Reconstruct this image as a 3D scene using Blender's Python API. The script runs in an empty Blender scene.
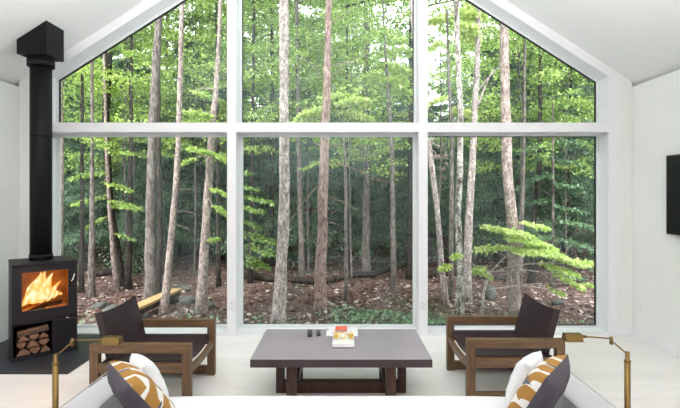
import bpy, bmesh, math, random
import numpy as np
from mathutils import Vector, Matrix
R = math.radians
COL = bpy.context.scene.collection
F = 453.3; CX = 340.0; CY = 193.0; CH = 1.8      # lens in pixels, principal point, camera height
random.seed(7)

def at(u, v, y):
    return ((u-CX)*y/F, y, CH+(CY-v)*y/F)

# ---------------------------------------------------------------- node helpers
def new_mat(name):
    m = bpy.data.materials.new(name); m.use_nodes = True
    nt = m.node_tree; nt.nodes.clear()
    out = nt.nodes.new('ShaderNodeOutputMaterial')
    return m, nt, out
def nd(nt, t, **kw):
    n = nt.nodes.new(t)
    for k, v in kw.items():
        if k in n.inputs.keys(): n.inputs[k].default_value = v
        else: setattr(n, k, v)
    return n
def c4(c): return (c[0], c[1], c[2], 1.0)
def lin(c): return tuple((x/12.92 if x <= .04045 else ((x+.055)/1.055)**2.4) for x in c)
def ramp(nt, stops):
    r = nt.nodes.new('ShaderNodeValToRGB'); e = r.color_ramp.elements
    while len(e) > 1: e.remove(e[0])
    e[0].position = stops[0][0]; e[0].color = c4(stops[0][1])
    for p, c in stops[1:]:
        x = e.new(p); x.color = c4(c)
    return r
def coords(nt, scale=(1,1,1), rot=(0,0,0)):
    tc = nt.nodes.new('ShaderNodeTexCoord'); mp = nt.nodes.new('ShaderNodeMapping')
    mp.inputs['Scale'].default_value = scale; mp.inputs['Rotation'].default_value = rot
    nt.links.new(tc.outputs['Object'], mp.inputs['Vector']); return mp.outputs['Vector']

def principled(name, col, rough=.5, metal=0., noise=None, bump=0., bscale=60, spec=.5, scale=(1,1,1), sheen=0):
    """noise = (scale, amount): mottles the colour by +-amount"""
    m, nt, out = new_mat(name)
    b = nd(nt, 'ShaderNodeBsdfPrincipled'); L = nt.links.new
    b.inputs['Base Color'].default_value = c4(col); b.inputs['Roughness'].default_value = rough
    b.inputs['Metallic'].default_value = metal; b.inputs['Specular IOR Level'].default_value = spec
    if sheen: b.inputs['Sheen Weight'].default_value = sheen
    v = coords(nt, scale)
    if noise:
        n = nd(nt, 'ShaderNodeTexNoise', Scale=noise[0], Detail=5.0); L(v, n.inputs['Vector'])
        a = noise[1]
        r = ramp(nt, [(.3, tuple(x*(1-a) for x in col)), (.7, tuple(min(1, x*(1+a)) for x in col))])
        L(n.outputs['Fac'], r.inputs['Fac']); L(r.outputs['Color'], b.inputs['Base Color'])
    if bump:
        n2 = nd(nt, 'ShaderNodeTexNoise', Scale=bscale, Detail=3.0); L(v, n2.inputs['Vector'])
        bp = nd(nt, 'ShaderNodeBump', Strength=bump, Distance=.01)
        L(n2.outputs['Fac'], bp.inputs['Height']); L(bp.outputs['Normal'], b.inputs['Normal'])
    L(b.outputs[0], out.inputs[0]); return m

def wood(name, dark, light, scale=(2, 30, 30), rough=.5):
    m, nt, out = new_mat(name); L = nt.links.new
    b = nd(nt, 'ShaderNodeBsdfPrincipled', Roughness=rough)
    v = coords(nt, scale)
    n = nd(nt, 'ShaderNodeTexNoise', Scale=1.6, Detail=6.0, Roughness=.65); L(v, n.inputs['Vector'])
    r = ramp(nt, [(.25, dark), (.75, light)])
    L(n.outputs['Fac'], r.inputs['Fac']); L(r.outputs['Color'], b.inputs['Base Color'])
    bp = nd(nt, 'ShaderNodeBump', Strength=.15, Distance=.004); L(n.outputs['Fac'], bp.inputs['Height'])
    L(bp.outputs['Normal'], b.inputs['Normal']); L(b.outputs[0], out.inputs[0]); return m

def leaf_mat(name, cols, trans=.45, gloss=.06):
    m, nt, out = new_mat(name); L = nt.links.new
    g = nd(nt, 'ShaderNodeNewGeometry')
    oi = nd(nt, 'ShaderNodeObjectInfo')
    k = len(cols); r = ramp(nt, [(i/(k-1), c) for i, c in enumerate(cols)])
    ad = nd(nt, 'ShaderNodeMath', operation='MULTIPLY_ADD'); ad.inputs[1].default_value = .3; ad.inputs[2].default_value = -.15
    L(oi.outputs['Random'], ad.inputs[0])
    sm = nd(nt, 'ShaderNodeMath', operation='ADD', use_clamp=True); L(ad.outputs[0], sm.inputs[0]); L(g.outputs['Random Per Island'], sm.inputs[1])
    L(sm.outputs[0], r.inputs['Fac'])
    d = nd(nt, 'ShaderNodeBsdfDiffuse'); t = nd(nt, 'ShaderNodeBsdfTranslucent'); s = nd(nt, 'ShaderNodeBsdfGlossy', Roughness=.45)
    s.inputs['Color'].default_value = (.8, .9, .9, 1)
    L(r.outputs['Color'], d.inputs['Color']); L(r.outputs['Color'], t.inputs['Color'])
    m1 = nd(nt, 'ShaderNodeMixShader', Fac=trans); L(d.outputs[0], m1.inputs[1]); L(t.outputs[0], m1.inputs[2])
    m2 = nd(nt, 'ShaderNodeMixShader', Fac=gloss); L(m1.outputs[0], m2.inputs[1]); L(s.outputs[0], m2.inputs[2])
    L(m2.outputs[0], out.inputs[0]); return m

def bark(name, base, patch, crack, pscale=9, amount=.5, stretch=.3):
    m, nt, out = new_mat(name); L = nt.links.new
    b = nd(nt, 'ShaderNodeBsdfPrincipled', Roughness=.95); b.inputs['Specular IOR Level'].default_value = .1
    v = coords(nt, (1, 1, .45))
    n = nd(nt, 'ShaderNodeTexNoise', Scale=pscale, Detail=8.0, Roughness=.7); L(v, n.inputs['Vector'])
    r = ramp(nt, [(.5-amount*.3, base), (.5+.12, patch)]); L(n.outputs['Fac'], r.inputs['Fac'])
    v2 = coords(nt, (1, 1, stretch))
    n2 = nd(nt, 'ShaderNodeTexNoise', Scale=34.0, Detail=5.0, Roughness=.6, Distortion=.4); L(v2, n2.inputs['Vector'])
    r2 = ramp(nt, [(.36, (0, 0, 0)), (.54, (1, 1, 1))]); L(n2.outputs['Fac'], r2.inputs['Fac'])
    mx = nd(nt, 'ShaderNodeMix', data_type='RGBA'); mx.inputs[6].default_value = c4(crack)
    L(r2.outputs['Color'], mx.inputs[0]); L(r.outputs['Color'], mx.inputs[7]); L(mx.outputs[2], b.inputs['Base Color'])
    bp = nd(nt, 'ShaderNodeBump', Strength=.6, Distance=.02); L(n2.outputs['Fac'], bp.inputs['Height'])
    L(bp.outputs['Normal'], b.inputs['Normal']); L(b.outputs[0], out.inputs[0]); return m

# ---------------------------------------------------------------- materials
M = {}
M['wall'] = principled('wall_paint', (.80, .805, .78), .85, noise=(1.2, .015), bump=.03, bscale=180)
M['ceil'] = principled('ceiling_paint', (.80, .80, .80), .9, noise=(.8, .012))
M['trim'] = principled('white_trim_paint', (.80, .80, .82), .45, noise=(2, .01))
M['trim2'] = principled('white_window_frame_paint', (.72, .75, .76), .4, noise=(2, .01))
M['gasket'] = principled('black_gasket_rubber', (.02, .022, .025), .5, noise=(20, .1))
M['steel'] = principled('black_stove_steel', (.012, .009, .013), .5, noise=(6, .2), bump=.04, bscale=300, spec=.3)
M['pipe'] = principled('black_pipe_enamel', (.006, .005, .007), .55, noise=(6, .2), spec=.2)
M['slate'] = principled('dark_hearth_slate', (.028, .031, .040), .48, noise=(5, .25), bump=.1, bscale=40)
M['chrome'] = principled('chrome_metal', (.75, .75, .76), .2, 1.0, noise=(10, .05))
M['brick'] = principled('firebrick_liner', (.45, .25, .10), .9, noise=(9, .35), bump=.3, bscale=30)
M['oak'] = wood('brown_oak_wood', lin((.27, .19, .125)), lin((.49, .37, .255)), (3, 26, 26))
M['oakz'] = wood('brown_oak_upright_wood', lin((.27, .19, .125)), lin((.48, .36, .25)), (26, 26, 3))
M['oaky'] = wood('brown_oak_cross_wood', lin((.27, .19, .125)), lin((.49, .37, .255)), (26, 3, 26))
M['walnut'] = wood('dark_walnut_leg_wood', lin((.16, .09, .07)), lin((.34, .21, .16)), (18, 18, 3))
M['leather'] = principled('dark_brown_leather', lin((.16, .085, .115)), .45, noise=(7, .25), bump=.25, bscale=90)
M['tabletop'] = principled('tabletop_with_window_sheen', lin((.60, .57, .605)), .34, noise=(3, .08), bump=.03, bscale=80, spec=.6)  # top colour lightened to carry the window's reflection; the edge keeps the dark tone
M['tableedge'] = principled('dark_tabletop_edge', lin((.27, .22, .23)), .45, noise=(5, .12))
M['brass'] = principled('aged_brass', (.21, .135, .05), .42, 1.0, noise=(8, .12))
M['gold'] = principled('polished_gold', (.85, .60, .16), .18, 1.0, noise=(8, .05))
M['sofa'] = principled('pale_grey_linen', lin((.74, .735, .755)), .95, noise=(14, .03), bump=.25, bscale=420, sheen=.2)
M['whitecush'] = principled('white_cotton', lin((.88, .88, .89)), .95, noise=(10, .03), bump=.2, bscale=300)
M['greycush'] = principled('charcoal_cotton', lin((.31, .29, .32)), .95, noise=(12, .10), bump=.2, bscale=300)
M['paper'] = principled('white_paper', (.82, .82, .82), .6, noise=(20, .03))
M['pageedge'] = principled('grey_page_edge', (.35, .34, .35), .8, scale=(1, 1, 60), noise=(6, .3))
M['coral'] = principled('coral_red_cover', lin((.90, .42, .33)), .5, noise=(12, .06))
M['marble'] = principled('white_marble', (.84, .84, .83), .25, noise=(6, .05))
M['remote'] = principled('black_remote_plastic', (.012, .012, .014), .4, noise=(20, .2))
M['button'] = principled('grey_button_rubber', (.22, .22, .24), .6, noise=(20, .1))
M['tv'] = principled('black_television_plastic', (.006, .006, .007), .25, noise=(10, .2))
M['bezel'] = principled('dark_red_bezel', (.10, .012, .022), .3, noise=(10, .2))
M['plastic'] = principled('white_outlet_plastic', (.74, .74, .76), .35, noise=(10, .02))
M['slot'] = principled('dark_outlet_slot', (.06, .06, .06), .6, noise=(10, .1))
M['logbark'] = principled('firewood_bark', (.10, .055, .035), .95, noise=(18, .45), bump=.5, bscale=60)
M['logwood'] = principled('split_firewood', (.24, .12, .07), .9, noise=(16, .35), bump=.4, bscale=70, scale=(3, .6, 3))
M['char'] = principled('charred_wood', (.05, .02, .01), .95, noise=(14, .5), bump=.6, bscale=50)
M['rock'] = principled('mossy_rock', (.075, .075, .068), .95, noise=(5, .5), bump=.7, bscale=14)
M['plank'] = wood('weathered_tan_plank', lin((.52, .40, .27)), lin((.76, .62, .44)), (20, 2, 20), .8)
M['bark_pale'] = bark('bark_pale_lichen', lin((.36, .30, .29)), lin((.80, .745, .73)), lin((.42, .36, .34)), 14, .5, .7)
M['bark_white'] = bark('bark_white_speckled', lin((.24, .20, .19)), lin((.90, .87, .84)), lin((.38, .33, .31)), 12, .3, .9)
M['bark_red'] = bark('bark_reddish', lin((.42, .33, .31)), lin((.66, .56, .53)), lin((.33, .25, .24)), 12, .6)
M['bark_pink'] = bark('bark_pinkish_grey', lin((.40, .335, .32)), lin((.72, .645, .62)), lin((.34, .28, .27)), 12, .6, .5)
M['bark_grey'] = bark('bark_grey', lin((.30, .265, .255)), lin((.52, .475, .46)), lin((.21, .185, .18)), 10, .6)
M['bark_dark'] = bark('bark_dark', lin((.15, .13, .12)), lin((.30, .265, .25)), lin((.10, .085, .08)), 10, .6)
M['leaf_bright'] = leaf_mat('leaf_bright_maple', [lin((.50, .61, .27)), lin((.69, .79, .36)), lin((.85, .91, .60))], .5)
M['leaf_yellow'] = leaf_mat('leaf_sunlit_yellow', [lin((.62, .72, .36)), lin((.80, .87, .50)), lin((.94, .96, .70))], .5)
M['leaf_green'] = leaf_mat('leaf_green', [lin((.36, .48, .22)), lin((.56, .68, .31)), lin((.80, .87, .50))], .5)
M['leaf_teal'] = leaf_mat('leaf_cool_green', [lin((.27, .38, .28)), lin((.40, .52, .37)), lin((.56, .67, .49))], .45)
M['leaf_far'] = leaf_mat('leaf_far_green', [lin((.33, .44, .21)), lin((.53, .64, .29)), lin((.82, .88, .52))], .5)
M['needle'] = leaf_mat('needle_dark_green', [lin((.26, .35, .28)), lin((.38, .48, .37)), lin((.54, .63, .49))], .4)
M['litter'] = leaf_mat('dry_leaf_litter', [lin((.24, .18, .165)), lin((.42, .32, .30)), lin((.56, .46, .44)), lin((.82, .76, .74))], .1, .03)

def floor_mat():
    m, nt, out = new_mat('whitewashed_floor_boards'); L = nt.links.new
    b = nd(nt, 'ShaderNodeBsdfPrincipled', Roughness=.5)
    b.inputs['Specular IOR Level'].default_value = .35
    v = coords(nt)
    br = nd(nt, 'ShaderNodeTexBrick', offset=.37, Scale=1.0)
    br.inputs['Color1'].default_value = c4((.83, .795, .785)); br.inputs['Color2'].default_value = c4((.88, .85, .84))
    br.inputs['Mortar'].default_value = c4((.68, .645, .63)); br.inputs['Mortar Size'].default_value = .0016
    br.inputs['Brick Width'].default_value = 2.3; br.inputs['Row Height'].default_value = .19
    L(v, br.inputs['Vector'])
    v2 = coords(nt, (1.3, 22, 1)); n = nd(nt, 'ShaderNodeTexNoise', Scale=2.0, Detail=6.0); L(v2, n.inputs['Vector'])
    r = ramp(nt, [(.3, (.93, .92, .91)), (.7, (1, 1, 1))]); L(n.outputs['Fac'], r.inputs['Fac'])
    mx = nd(nt, 'ShaderNodeMix', data_type='RGBA', blend_type='MULTIPLY'); mx.inputs[0].default_value = 1
    L(br.outputs['Color'], mx.inputs[6]); L(r.outputs['Color'], mx.inputs[7])
    L(mx.outputs[2], b.inputs['Base Color']); L(b.outputs[0], out.inputs[0]); return m
M['floor'] = floor_mat()

def glass_mat(name, tint=(.93, .97, .965), k=1.0):
    m, nt, out = new_mat(name); L = nt.links.new
    t = nd(nt, 'ShaderNodeBsdfTransparent'); t.inputs['Color'].default_value = c4(tint)
    g = nd(nt, 'ShaderNodeBsdfGlossy', Roughness=.0); g.inputs['Color'].default_value = c4((.75, .95, .97))
    f = nd(nt, 'ShaderNodeFresnel', IOR=1.5)
    mu = nd(nt, 'ShaderNodeMath', operation='MULTIPLY'); mu.inputs[1].default_value = k; L(f.outputs[0], mu.inputs[0])
    mx = nd(nt, 'ShaderNodeMixShader'); L(mu.outputs[0], mx.inputs[0]); L(t.outputs[0], mx.inputs[1]); L(g.outputs[0], mx.inputs[2])
    L(mx.outputs[0], out.inputs[0]); return m
M['glass'] = glass_mat('window_glass', (.95, .985, .98), .62)
M['stoveglass'] = glass_mat('stove_door_glass', (.97, .93, .88), .6)

def ground_mat():
    m, nt, out = new_mat('forest_floor_soil'); L = nt.links.new
    b = nd(nt, 'ShaderNodeBsdfDiffuse'); v = coords(nt)
    n = nd(nt, 'ShaderNodeTexNoise', Scale=9.0, Detail=9.0, Roughness=.75); L(v, n.inputs['Vector'])
    r = ramp(nt, [(.3, lin((.19, .145, .13))), (.5, lin((.38, .295, .28))), (.7, lin((.60, .52, .50)))]); L(n.outputs['Fac'], r.inputs['Fac'])
    n2 = nd(nt, 'ShaderNodeTexNoise', Scale=.6, Detail=4.0); L(v, n2.inputs['Vector'])
    r2 = ramp(nt, [(.58, (0, 0, 0)), (.75, (1, 1, 1))]); L(n2.outputs['Fac'], r2.inputs['Fac'])
    mx = nd(nt, 'ShaderNodeMix', data_type='RGBA'); mx.inputs[7].default_value = c4(lin((.28, .30, .20)))
    L(r2.outputs['Color'], mx.inputs[0]); L(r.outputs['Color'], mx.inputs[6]); L(mx.outputs[2], b.inputs['Color'])
    bp = nd(nt, 'ShaderNodeBump', Strength=.8, Distance=.05); L(n.outputs['Fac'], bp.inputs['Height']); L(bp.outputs['Normal'], b.inputs['Normal'])
    L(b.outputs[0], out.inputs[0]); return m
M['ground'] = ground_mat()

def flame_mat():
    m, nt, out = new_mat('flame'); L = nt.links.new
    e = nd(nt, 'ShaderNodeEmission'); v = coords(nt, (9, 9, 5))
    n = nd(nt, 'ShaderNodeTexNoise', Scale=1.2, Detail=3.0, Distortion=1.0); L(v, n.inputs['Vector'])
    lw = nd(nt, 'ShaderNodeLayerWeight', Blend=.35)
    sb = nd(nt, 'ShaderNodeMath', operation='SUBTRACT'); L(n.outputs['Fac'], sb.inputs[0]); 
    ml = nd(nt, 'ShaderNodeMath', operation='MULTIPLY'); ml.inputs[1].default_value = .55; L(lw.outputs['Facing'], ml.inputs[0]); L(ml.outputs[0], sb.inputs[1])
    r = ramp(nt, [(.0, (1.0, .16, .01)), (.22, (1.0, .36, .04)), (.42, (1, .72, .25)), (.6, (1, .95, .7))])
    L(sb.outputs[0], r.inputs['Fac']); L(r.outputs['Color'], e.inputs['Color']); e.inputs['Strength'].default_value = 1.35
    tr = nd(nt, 'ShaderNodeBsdfTransparent')
    r3 = ramp(nt, [(.45, (1, 1, 1)), (.95, (0, 0, 0))]); L(lw.outputs['Facing'], r3.inputs['Fac'])
    mx = nd(nt, 'ShaderNodeMixShader'); L(r3.outputs['Color'], mx.inputs[0]); L(tr.outputs[0], mx.inputs[1]); L(e.outputs[0], mx.inputs[2])
    L(mx.outputs[0], out.inputs[0]); return m
M['flame'] = flame_mat()
def ember_mat():
    m, nt, out = new_mat('glowing_ember'); L = nt.links.new
    e = nd(nt, 'ShaderNodeEmission'); v = coords(nt, (14, 14, 14))
    n = nd(nt, 'ShaderNodeTexNoise', Scale=2.0, Detail=5.0); L(v, n.inputs['Vector'])
    r = ramp(nt, [(.35, (.25, .035, .004)), (.55, (.85, .22, .02)), (.7, (1, .55, .12))])
    L(n.outputs['Fac'], r.inputs['Fac']); L(r.outputs['Color'], e.inputs['Color']); e.inputs['Strength'].default_value = .75
    L(e.outputs[0], out.inputs[0]); return m
M['ember'] = ember_mat()

def pattern_mat():
    """mustard and white half-leaf shapes with charcoal triangles, laid out on the pillow's own x-z plane"""
    m, nt, out = new_mat('mustard_leaf_pattern'); L = nt.links.new
    b = nd(nt, 'ShaderNodeBsdfPrincipled', Roughness=.95)
    tc = nd(nt, 'ShaderNodeTexCoord'); sep = nd(nt, 'ShaderNodeSeparateXYZ'); L(tc.outputs['Object'], sep.inputs[0])
    def mth(op, a, bb=None, c=None):
        n = nd(nt, 'ShaderNodeMath', operation=op)
        for i, x in enumerate((a, bb, c)):
            if x is None: continue
            if isinstance(x, (int, float)): n.inputs[i].default_value = x
            else: L(x, n.inputs[i])
        return n.outputs[0]
    cell = .125
    X = mth('DIVIDE', mth('ADD', sep.outputs[0], 1.0), cell); Z = mth('DIVIDE', mth('ADD', sep.outputs[2], 1.0), cell)
    fx = mth('FRACT', X); fz = mth('FRACT', Z)
    def dist(ax, az): return mth('SQRT', mth('ADD', mth('POWER', mth('SUBTRACT', fx, ax), 2), mth('POWER', mth('SUBTRACT', fz, az), 2)))
    d1 = dist(0.0, 0.0)
    big = mth('LESS_THAN', d1, .98); small = mth('LESS_THAN', d1, .50)
    mask = mth('SUBTRACT', big, small)
    alt = mth('LESS_THAN', mth('FRACT', mth('MULTIPLY', mth('ADD', mth('FLOOR', X), mth('FLOOR', Z)), .5)), .25)
    tri = mth('MULTIPLY', mth('GREATER_THAN', mth('ADD', fx, fz), 1.42), alt)
    m1 = nd(nt, 'ShaderNodeMix', data_type='RGBA'); m1.inputs[6].default_value = c4(lin((.86, .85, .84))); m1.inputs[7].default_value = c4(lin((.63, .46, .22)))
    L(mask, m1.inputs[0])
    m2 = nd(nt, 'ShaderNodeMix', data_type='RGBA'); m2.inputs[7].default_value = c4(lin((.36, .36, .40))); L(tri, m2.inputs[0]); L(m1.outputs[2], m2.inputs[6])
    L(m2.outputs[2], b.inputs['Base Color']); L(b.outputs[0], out.inputs[0]); return m
M['pattern'] = pattern_mat()

def cover_mat():
    m, nt, out = new_mat('printed_book_cover'); L = nt.links.new
    b = nd(nt, 'ShaderNodeBsdfPrincipled', Roughness=.4); v = coords(nt, (14, 10, 1))
    n = nd(nt, 'ShaderNodeTexVoronoi', Scale=1.0); L(v, n.inputs['Vector'])
    r = ramp(nt, [(0, (.82, .82, .82)), (.62, (.80, .80, .82)), (.70, (.30, .33, .42)), (.8, (.8, .8, .8))])
    sp = nd(nt, 'ShaderNodeSeparateColor'); L(n.outputs['Color'], sp.inputs[0]); L(sp.outputs[0], r.inputs['Fac'])
    L(r.outputs['Color'], b.inputs['Base Color']); L(b.outputs[0], out.inputs[0]); return m
M['cover'] = cover_mat()

# ---------------------------------------------------------------- object helpers
def link(o, parent=None, label=None, cat=None, group=None, kind=None):
    COL.objects.link(o)
    if parent is not None: o.parent = parent
    if label: o['label'] = label
    if cat: o['category'] = cat
    if group: o['group'] = group
    if kind: o['kind'] = kind
    return o
def thing(name, label, cat, loc=(0, 0, 0), rz=0, group=None, kind=None):
    o = bpy.data.objects.new(name, None); o.empty_display_size = .1
    o.location = loc; o.rotation_euler = (0, 0, rz)
    return link(o, None, label, cat, group, kind)
def mesh(name, bm, mats, parent=None, label=None, cat=None, group=None, kind=None, smooth=False, loc=None, rot=None):
    bmesh.ops.recalc_face_normals(bm, faces=bm.faces)
    me = bpy.data.meshes.new(name); bm.to_mesh(me); bm.free()
    for m in (mats if isinstance(mats, (list, tuple)) else [mats]): me.materials.append(m)
    if smooth: me.polygons.foreach_set('use_smooth', [True]*len(me.polygons))
    o = bpy.data.objects.new(name, me)
    if loc: o.location = loc
    if rot: o.rotation_euler = rot
    return link(o, parent, label, cat, group, kind)
def box(bm, x0, x1, y0, y1, z0, z1, bev=0., mi=0, mat4=None, seg=2):
    r = bmesh.ops.create_cube(bm, size=1)
    bmesh.ops.scale(bm, vec=(x1-x0, y1-y0, z1-z0), verts=r['verts'])
    bmesh.ops.translate(bm, vec=((x0+x1)/2, (y0+y1)/2, (z0+z1)/2), verts=r['verts'])
    vs = r['verts']
    fs = set(f for v in vs for f in v.link_faces)
    for f in fs: f.material_index = mi
    if bev:
        es = list(set(e for v in vs for e in v.link_edges))
        q = bmesh.ops.bevel(bm, geom=es, offset=bev, segments=seg, affect='EDGES', profile=.6)
        vs = list(set(v for f in q['faces'] for v in f.verts) | set(v for v in vs if v.is_valid))
        for f in q['faces']: f.material_index = mi
    if mat4 is not None: bmesh.ops.transform(bm, matrix=mat4, verts=[v for v in vs if v.is_valid])
    return vs
def B(*a, **k):
    bm = bmesh.new(); box(bm, *a, **k); return bm
def tube(bm, pts, rad, n=12, mi=0, cap=True):
    rings = []; pts = [Vector(p) for p in pts]
    prev = None
    for i, p in enumerate(pts):
        d = (pts[min(i+1, len(pts)-1)]-pts[max(i-1, 0)]).normalized()
        if prev is None:
            a = Vector((1, 0, 0)) if abs(d.x) < .9 else Vector((0, 1, 0))
            s = d.cross(a).normalized()
        else:
            s = (prev-d*prev.dot(d)).normalized()
        prev = s; t = d.cross(s)
        r = rad[i] if isinstance(rad, (list, tuple)) else rad
        rings.append([bm.verts.new(p+(s*math.cos(2*math.pi*k/n)+t*math.sin(2*math.pi*k/n))*r) for k in range(n)])
    for a, b in zip(rings, rings[1:]):
        for k in range(n):
            f = bm.faces.new((a[k], a[(k+1) % n], b[(k+1) % n], b[k])); f.material_index = mi; f.smooth = True
    if cap:
        f = bm.faces.new(rings[0][::-1]); f.material_index = mi
        f = bm.faces.new(rings[-1]); f.material_index = mi
def prism(bm, poly, y0, y1, mi=0):
    """poly in x-z, extruded along y"""
    a = [bm.verts.new((x, y0, z)) for x, z in poly]; b = [bm.verts.new((x, y1, z)) for x, z in poly]
    n = len(poly); fs = [bm.faces.new(a), bm.faces.new(b[::-1])]
    for i in range(n): fs.append(bm.faces.new((a[i], b[i], b[(i+1) % n], a[(i+1) % n])))
    for f in fs: f.material_index = mi
    return a+b
def inset(poly, w):
    """inset a convex polygon given counter-clockwise"""
    n = len(poly); lines = []
    for i in range(n):
        (x0, z0), (x1, z1) = poly[i], poly[(i+1) % n]
        l = math.hypot(x1-x0, z1-z0); nx, nz = -(z1-z0)/l, (x1-x0)/l
        lines.append((x0+nx*w, z0+nz*w, (x1-x0)/l, (z1-z0)/l))
    out = []
    for i in range(n):
        ax, az, adx, adz = lines[i-1]; bx, bz, bdx, bdz = lines[i]
        det = adx*bdz-adz*bdx; t = ((bx-ax)*bdz-(bz-az)*bdx)/det
        out.append((ax+adx*t, az+adz*t))
    return out
def ringprism(bm, po, pi, y0, y1, mi=0):
    n = len(po)
    v = [[bm.verts.new((x, y, z)) for x, z in p] for p in (po, pi) for y in (y0, y1)]
    o0, o1, i0, i1 = v
    for k in range(n):
        j = (k+1) % n
        for q in ((o0[k], o0[j], i0[j], i0[k]), (i0[k], i0[j], i1[j], i1[k]), (i1[k], i1[j], o1[j], o1[k]), (o1[k], o1[j], o0[j], o0[k])):
            f = bm.faces.new(q); f.material_index = mi

# ---------------------------------------------------------------- room shell
YW = 5.746; YB = 5.971; XL = -4.07; XR = 3.705; YF = -3.6
CXR = (XL+XR)/2; HW = (XR-XL)/2; ZE = 3.207
def zc(x): return ZE+.64*(HW-abs(x-CXR))
def struct(name, bm, m): return mesh(name, bm, m, kind='structure')
struct('floor', B(XL, XR, YF, YW+.02, -.2, 0), M['floor'])
bm = bmesh.new()
T = .25
prism(bm, [(XL-.3, ZE-.3*.64), (CXR, zc(CXR)), (XR+.3, ZE-.3*.64), (XR+.3, ZE-.3*.64+T), (CXR, zc(CXR)+T), (XL-.3, ZE-.3*.64+T)], YF-.2, 6.15)
struct('ceiling', bm, M['ceil'])
struct('wall_left', B(XL-.2, XL, YF-.2, 6.02, -.2, ZE-.06), M['wall'])
struct('wall_right', B(XR, XR+.2, YF-.2, 6.02, -.2, ZE-.06), M['wall'])
bm = bmesh.new(); prism(bm, [(XL, -.2), (XR, -.2), (XR, ZE), (CXR, zc(CXR)), (XL, ZE)], YF-.2, YF); struct('wall_front', bm, M['wall'])
JL, JR = -3.727, 3.397; CW = .12
bm = bmesh.new()
for a, b in ((XL, JL-CW), (JR+CW, XR)):
    prism(bm, [(a, 0), (b, 0), (b, zc(b)), (a, zc(a))], YW, 6.02)
struct('wall_back', bm, M['wall'])
box_bb = lambda *a: B(*a, bev=.004)
struct('baseboard_left', box_bb(XL, XL+.014, YF, YW, .0, .10), M['trim'])
struct('baseboard_right', box_bb(XR-.014, XR, YF, YW, .0, .10), M['trim'])
bm = bmesh.new()
box(bm, XL+.014, JL-CW, YW-.012, YW, 0, .10, .003); box(bm, JR+CW, XR-.014, YW-.012, YW, 0, .10, .003)
struct('baseboard_back', bm, M['trim'])
ML = (-1.4286, -1.3133); MR = (.9951, 1.1092); TZ = (2.571, 2.690); CT = .13
PY = YW-.014
def zi(x): return zc(x)-CT
def casing(a, b, ztop):   # upright whose top follows the slope
    bm = bmesh.new(); xs = [a, b]
    if a < CXR < b: xs = [a, CXR, b]
    prism(bm, [(a, 0), (b, 0)]+[(x, ztop(x)) for x in xs[::-1]], PY, 6.02); return bm
struct('trim_1', casing(JL-CW, JL, zc), M['trim'])
struct('trim_2', casing(*ML, zi), M['trim'])
struct('trim_3', casing(*MR, zi), M['trim'])
struct('trim_4', casing(JR, JR+CW, zc), M['trim'])
for i, (a, b) in enumerate(((JL, ML[0]), (ML[1], MR[0]), (MR[1], JR))):
    struct('trim_%d' % (5+i), B(a, b, PY, 6.02, *TZ), M['trim'])
    struct('trim_%d' % (8+i), B(a, b, PY, 6.02, 0, .03), M['trim'])
bm = bmesh.new(); prism(bm, [(JL, zi(JL)), (CXR, zi(CXR)), (CXR, zc(CXR)), (JL, zc(JL))], PY, 6.02); struct('trim_11', bm, M['trim'])
bm = bmesh.new(); prism(bm, [(CXR, zi(CXR)), (JR, zi(JR)), (JR, zc(JR)), (CXR, zc(CXR))], PY, 6.02); struct('trim_12', bm, M['trim'])
polys = []
for a, b in ((JL, ML[0]), (ML[1], MR[0]), (MR[1], JR)):
    polys.append([(a, .03), (b, .03), (b, TZ[0]), (a, TZ[0])])
for a, b in ((JL, ML[0]), (ML[1], MR[0]), (MR[1], JR)):
    top = [(b, zi(b))]+([(CXR, zi(CXR))] if a < CXR < b else [])+[(a, zi(a))]
    polys.append([(a, TZ[1]), (b, TZ[1])]+top)
for i, p in enumerate(polys):
    bm = bmesh.new(); p1 = inset(p, .024); ringprism(bm, p, p1, YB-.012, 6.015)
    w = mesh('window_%d' % (i+1), bm, M['trim2'], kind='structure')
    bm = bmesh.new(); p2 = inset(p1, .009); ringprism(bm, p1, p2, YB, 6.005); mesh('gasket', bm, M['gasket'] if i > 2 or i == 2 else M['trim2'], w)
    bm = bmesh.new(); prism(bm, p2, 5.985, 5.990); mesh('pane', bm, M['glass'], w)

# ---------------------------------------------------------------- hearth, stove, pipe
bm = B(XL+.016, -2.70, 4.50, YW-.016, 0, .016, .004); mesh('hearth_slab', bm, M['slate'], label='dark slate hearth slab on the floor under the wood stove', cat='hearth')
W, D, H = .607, .50, 1.043; ST = R(39.2); hz = .016
fl = Vector((-3.458, 4.772, 0)); ex = Vector((math.cos(ST), math.sin(ST), 0)); ey = Vector((-math.sin(ST), math.cos(ST), 0))
org = fl+ex*(W/2)+ey*(D/2)
stove = thing('wood_stove', 'black steel wood stove with a lit fire and log store', 'stove', (org.x, org.y, hz), ST)
hw, hd = W/2, D/2; t = .012; Hs = H-hz
def sx(s): return s-hw
bm = bmesh.new()
box(bm, -hw, -hw+t, -hd+.004, hd, 0, Hs-.02); box(bm, hw-t, hw, -hd+.004, hd, 0, Hs-.02)
box(bm, -hw+t, hw-t, hd-t, hd, 0, Hs-.02)
box(bm, -hw+t, hw-t, -hd+.004, hd-t, 0, .03)
box(bm, -hw+t, hw-t, -hd+.004, hd-t, .375, .40)
box(bm, -hw+t, hw-t, -hd+.05, hd-t, Hs-.05, Hs-.02)
box(bm, sx(.367), hw-t, -hd+.004, -hd+.02, .03, .375)
box(bm, sx(.367), sx(.367)+.01, -hd+.02, hd-t, .03, .375)
mesh('body', bm, M['steel'], stove)
mesh('top_plate', B(-hw-.004, hw+.004, -hd-.004, hd+.004, Hs-.02, Hs, .004), M['steel'], stove)
g0, g1, gz0, gz1 = sx(.088), sx(.516), .535-hz, .948-hz
bm = bmesh.new(); yo = -hd-.012
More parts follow.
